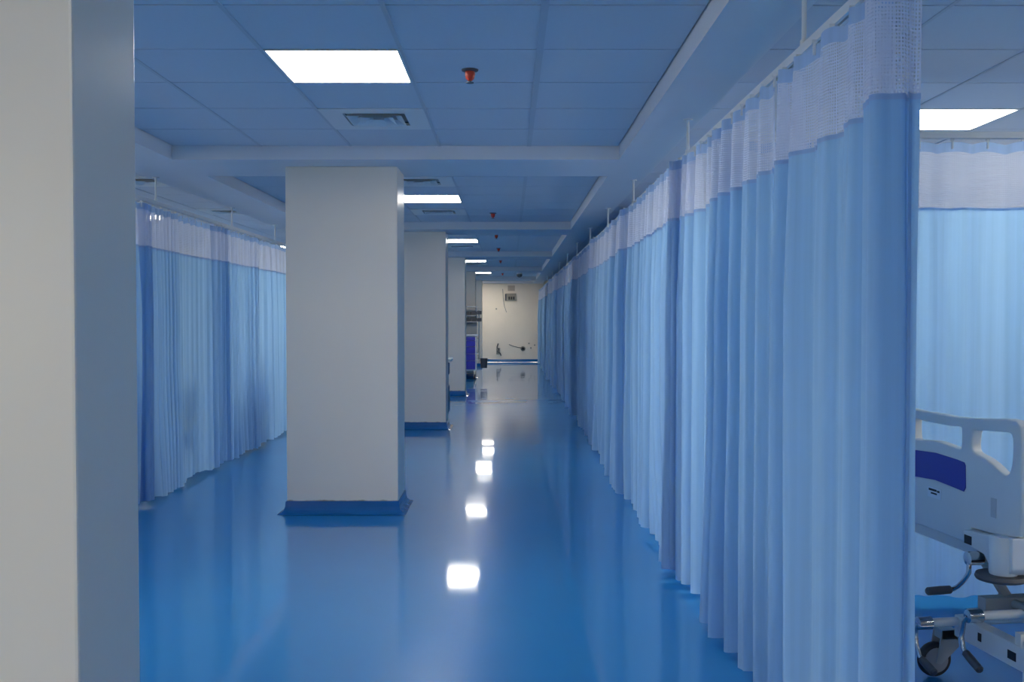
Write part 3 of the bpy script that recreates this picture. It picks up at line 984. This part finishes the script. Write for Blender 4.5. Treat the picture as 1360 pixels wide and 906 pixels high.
lathe(bm, [(r_ - 0.012, 0.25), (r_, 0.46), (r_ + 0.006, 0.468), (r_ - 0.006, 0.47), (r_ - 0.016, 0.27)], (0.385, -0.18, 0), seg=24)
wb = obj('waste_bin', bm, M['darkgrey'], tr, 'auto')
box('bin_bracket', (0.215, 0.31, -0.20, -0.16, 0.42, 0.44), M['chrome'], wb)

# ------------------------------------------------------------------ cabinet behind the second free column
cb = thing('bedside_cabinet', 'pale bedside cabinet with dark panels tucked behind a column', 'cabinet', (-1.08, 13.35, 0))
box('body', (-0.25, 0.24, -0.22, 0.22, 0.08, 0.80), M['white_metal'], cb, 0.005)
box('top', (-0.28, 0.30, -0.25, 0.25, 0.80, 0.835), M['abs'], cb, 0.008)
box('drawer', (-0.22, 0.21, -0.236, -0.22, 0.60, 0.77), M['mattress'], cb, 0.003)
box('door', (-0.22, 0.21, -0.236, -0.22, 0.12, 0.48), M['mattress'], cb, 0.003)
box('side_panel', (0.24, 0.256, -0.19, 0.19, 0.62, 0.77), M['mattress'], cb, 0.003)
box('side_panel', (0.24, 0.256, -0.19, 0.19, 0.11, 0.46), M['mattress'], cb, 0.003)
for x in (-0.21, 0.20):
    for y in (-0.18, 0.18):
        bm = bmesh.new()
        lathe(bm, [(0.02, -0.012), (0.04, -0.012), (0.04, 0.012), (0.02, 0.012)], (x, y, 0.04), 'x', 16)
        obj('castor', bm, M['rubber'], cb, 'auto')

# ------------------------------------------------------------------ end wall bits
def at_end(px, py):
    return ((px - 677) * YE / 1310, EYE - (py - 422) * YE / 1310)
jb = thing('junction_box', 'grey open junction box high on the end wall', 'electrical box', (0.03, YE, 2.02))
box('housing', (-0.17, 0.17, -0.05, 0.0, -0.11, 0.12), M['box'], jb, 0.005)
for k in range(3):
    box('breaker', (-0.07 + k * 0.07, -0.02 + k * 0.07, -0.065, -0.05, -0.07, 0.02), M['black'], jb)
box('cover_edge', (-0.18, -0.13, -0.055, -0.045, -0.10, 0.10), M['darkgrey'], jb)
pt = box('plaster_patch', (-0.06, 0.16, YE - 0.004, YE, 2.22, 2.39), M['patch'], w_end)
def cable(name, pts, label, r=0.010):
    t = thing(name, label, 'cable', (pts[0][0], YE, pts[0][1]))
    bm = bmesh.new()
    sweep(bm, [(x - pts[0][0], -0.015 - 0.012 * (k % 2), z - pts[0][1]) for k, (x, z) in enumerate(pts)], r, 8)
    obj('wire', bm, M['darkgrey'], t, 'auto')
    return t
c1 = cable('loose_cable', [(-0.02, 0.55), (0.10, 0.50), (0.25, 0.46), (0.38, 0.44)], 'loose dark cable running to a socket low on the end wall')
bm = bmesh.new(); lathe(bm, [(0.075, 0.0), (0.075, -0.03), (0.05, -0.05), (0.02, -0.05)], (0.43, 0, -0.13), 'y', 20); obj('socket', bm, M['box'], c1, 'auto')
bm = bmesh.new(); lathe(bm, [(0.045, -0.048), (0.040, -0.056)], (0.43, 0, -0.13), 'y', 20); obj('socket_hole', bm, M['black'], c1, 'auto')
c2 = cable('hanging_cable_tail', [(-0.36, 0.58), (-0.40, 0.46), (-0.34, 0.40), (-0.38, 0.32), (-0.30, 0.28), (-0.27, 0.20)], 'tangled dark cable tail hanging low on the end wall', 0.018)
box('back_plate', (-0.06, 0.06, -0.02, 0, -0.34, -0.14), M['box'], c2)
cable('thin_wire', [(-0.22, 2.28), (-0.20, 1.95), (-0.17, 1.75), (-0.10, 1.55)], 'thin wire drooping beside the junction box', 0.006)
for (x, z) in ((0.66, 0.44), (0.78, 0.53), (0.60, 0.58), (-0.42, 1.66)):
    bm = bmesh.new(); lathe(bm, [(0.025, 0.0), (0.022, -0.012)], (0, 0, 0), 'y', 12)
    tag(obj('wall_plug', bm, M['box'], None, 'auto', 0, (x, YE, z)), 'small dark plug in the end wall beside the drooping thin wire' if x < 0 else 'small dark plug in the end wall beside the low socket', 'wall plug', 'plugs in the end wall')
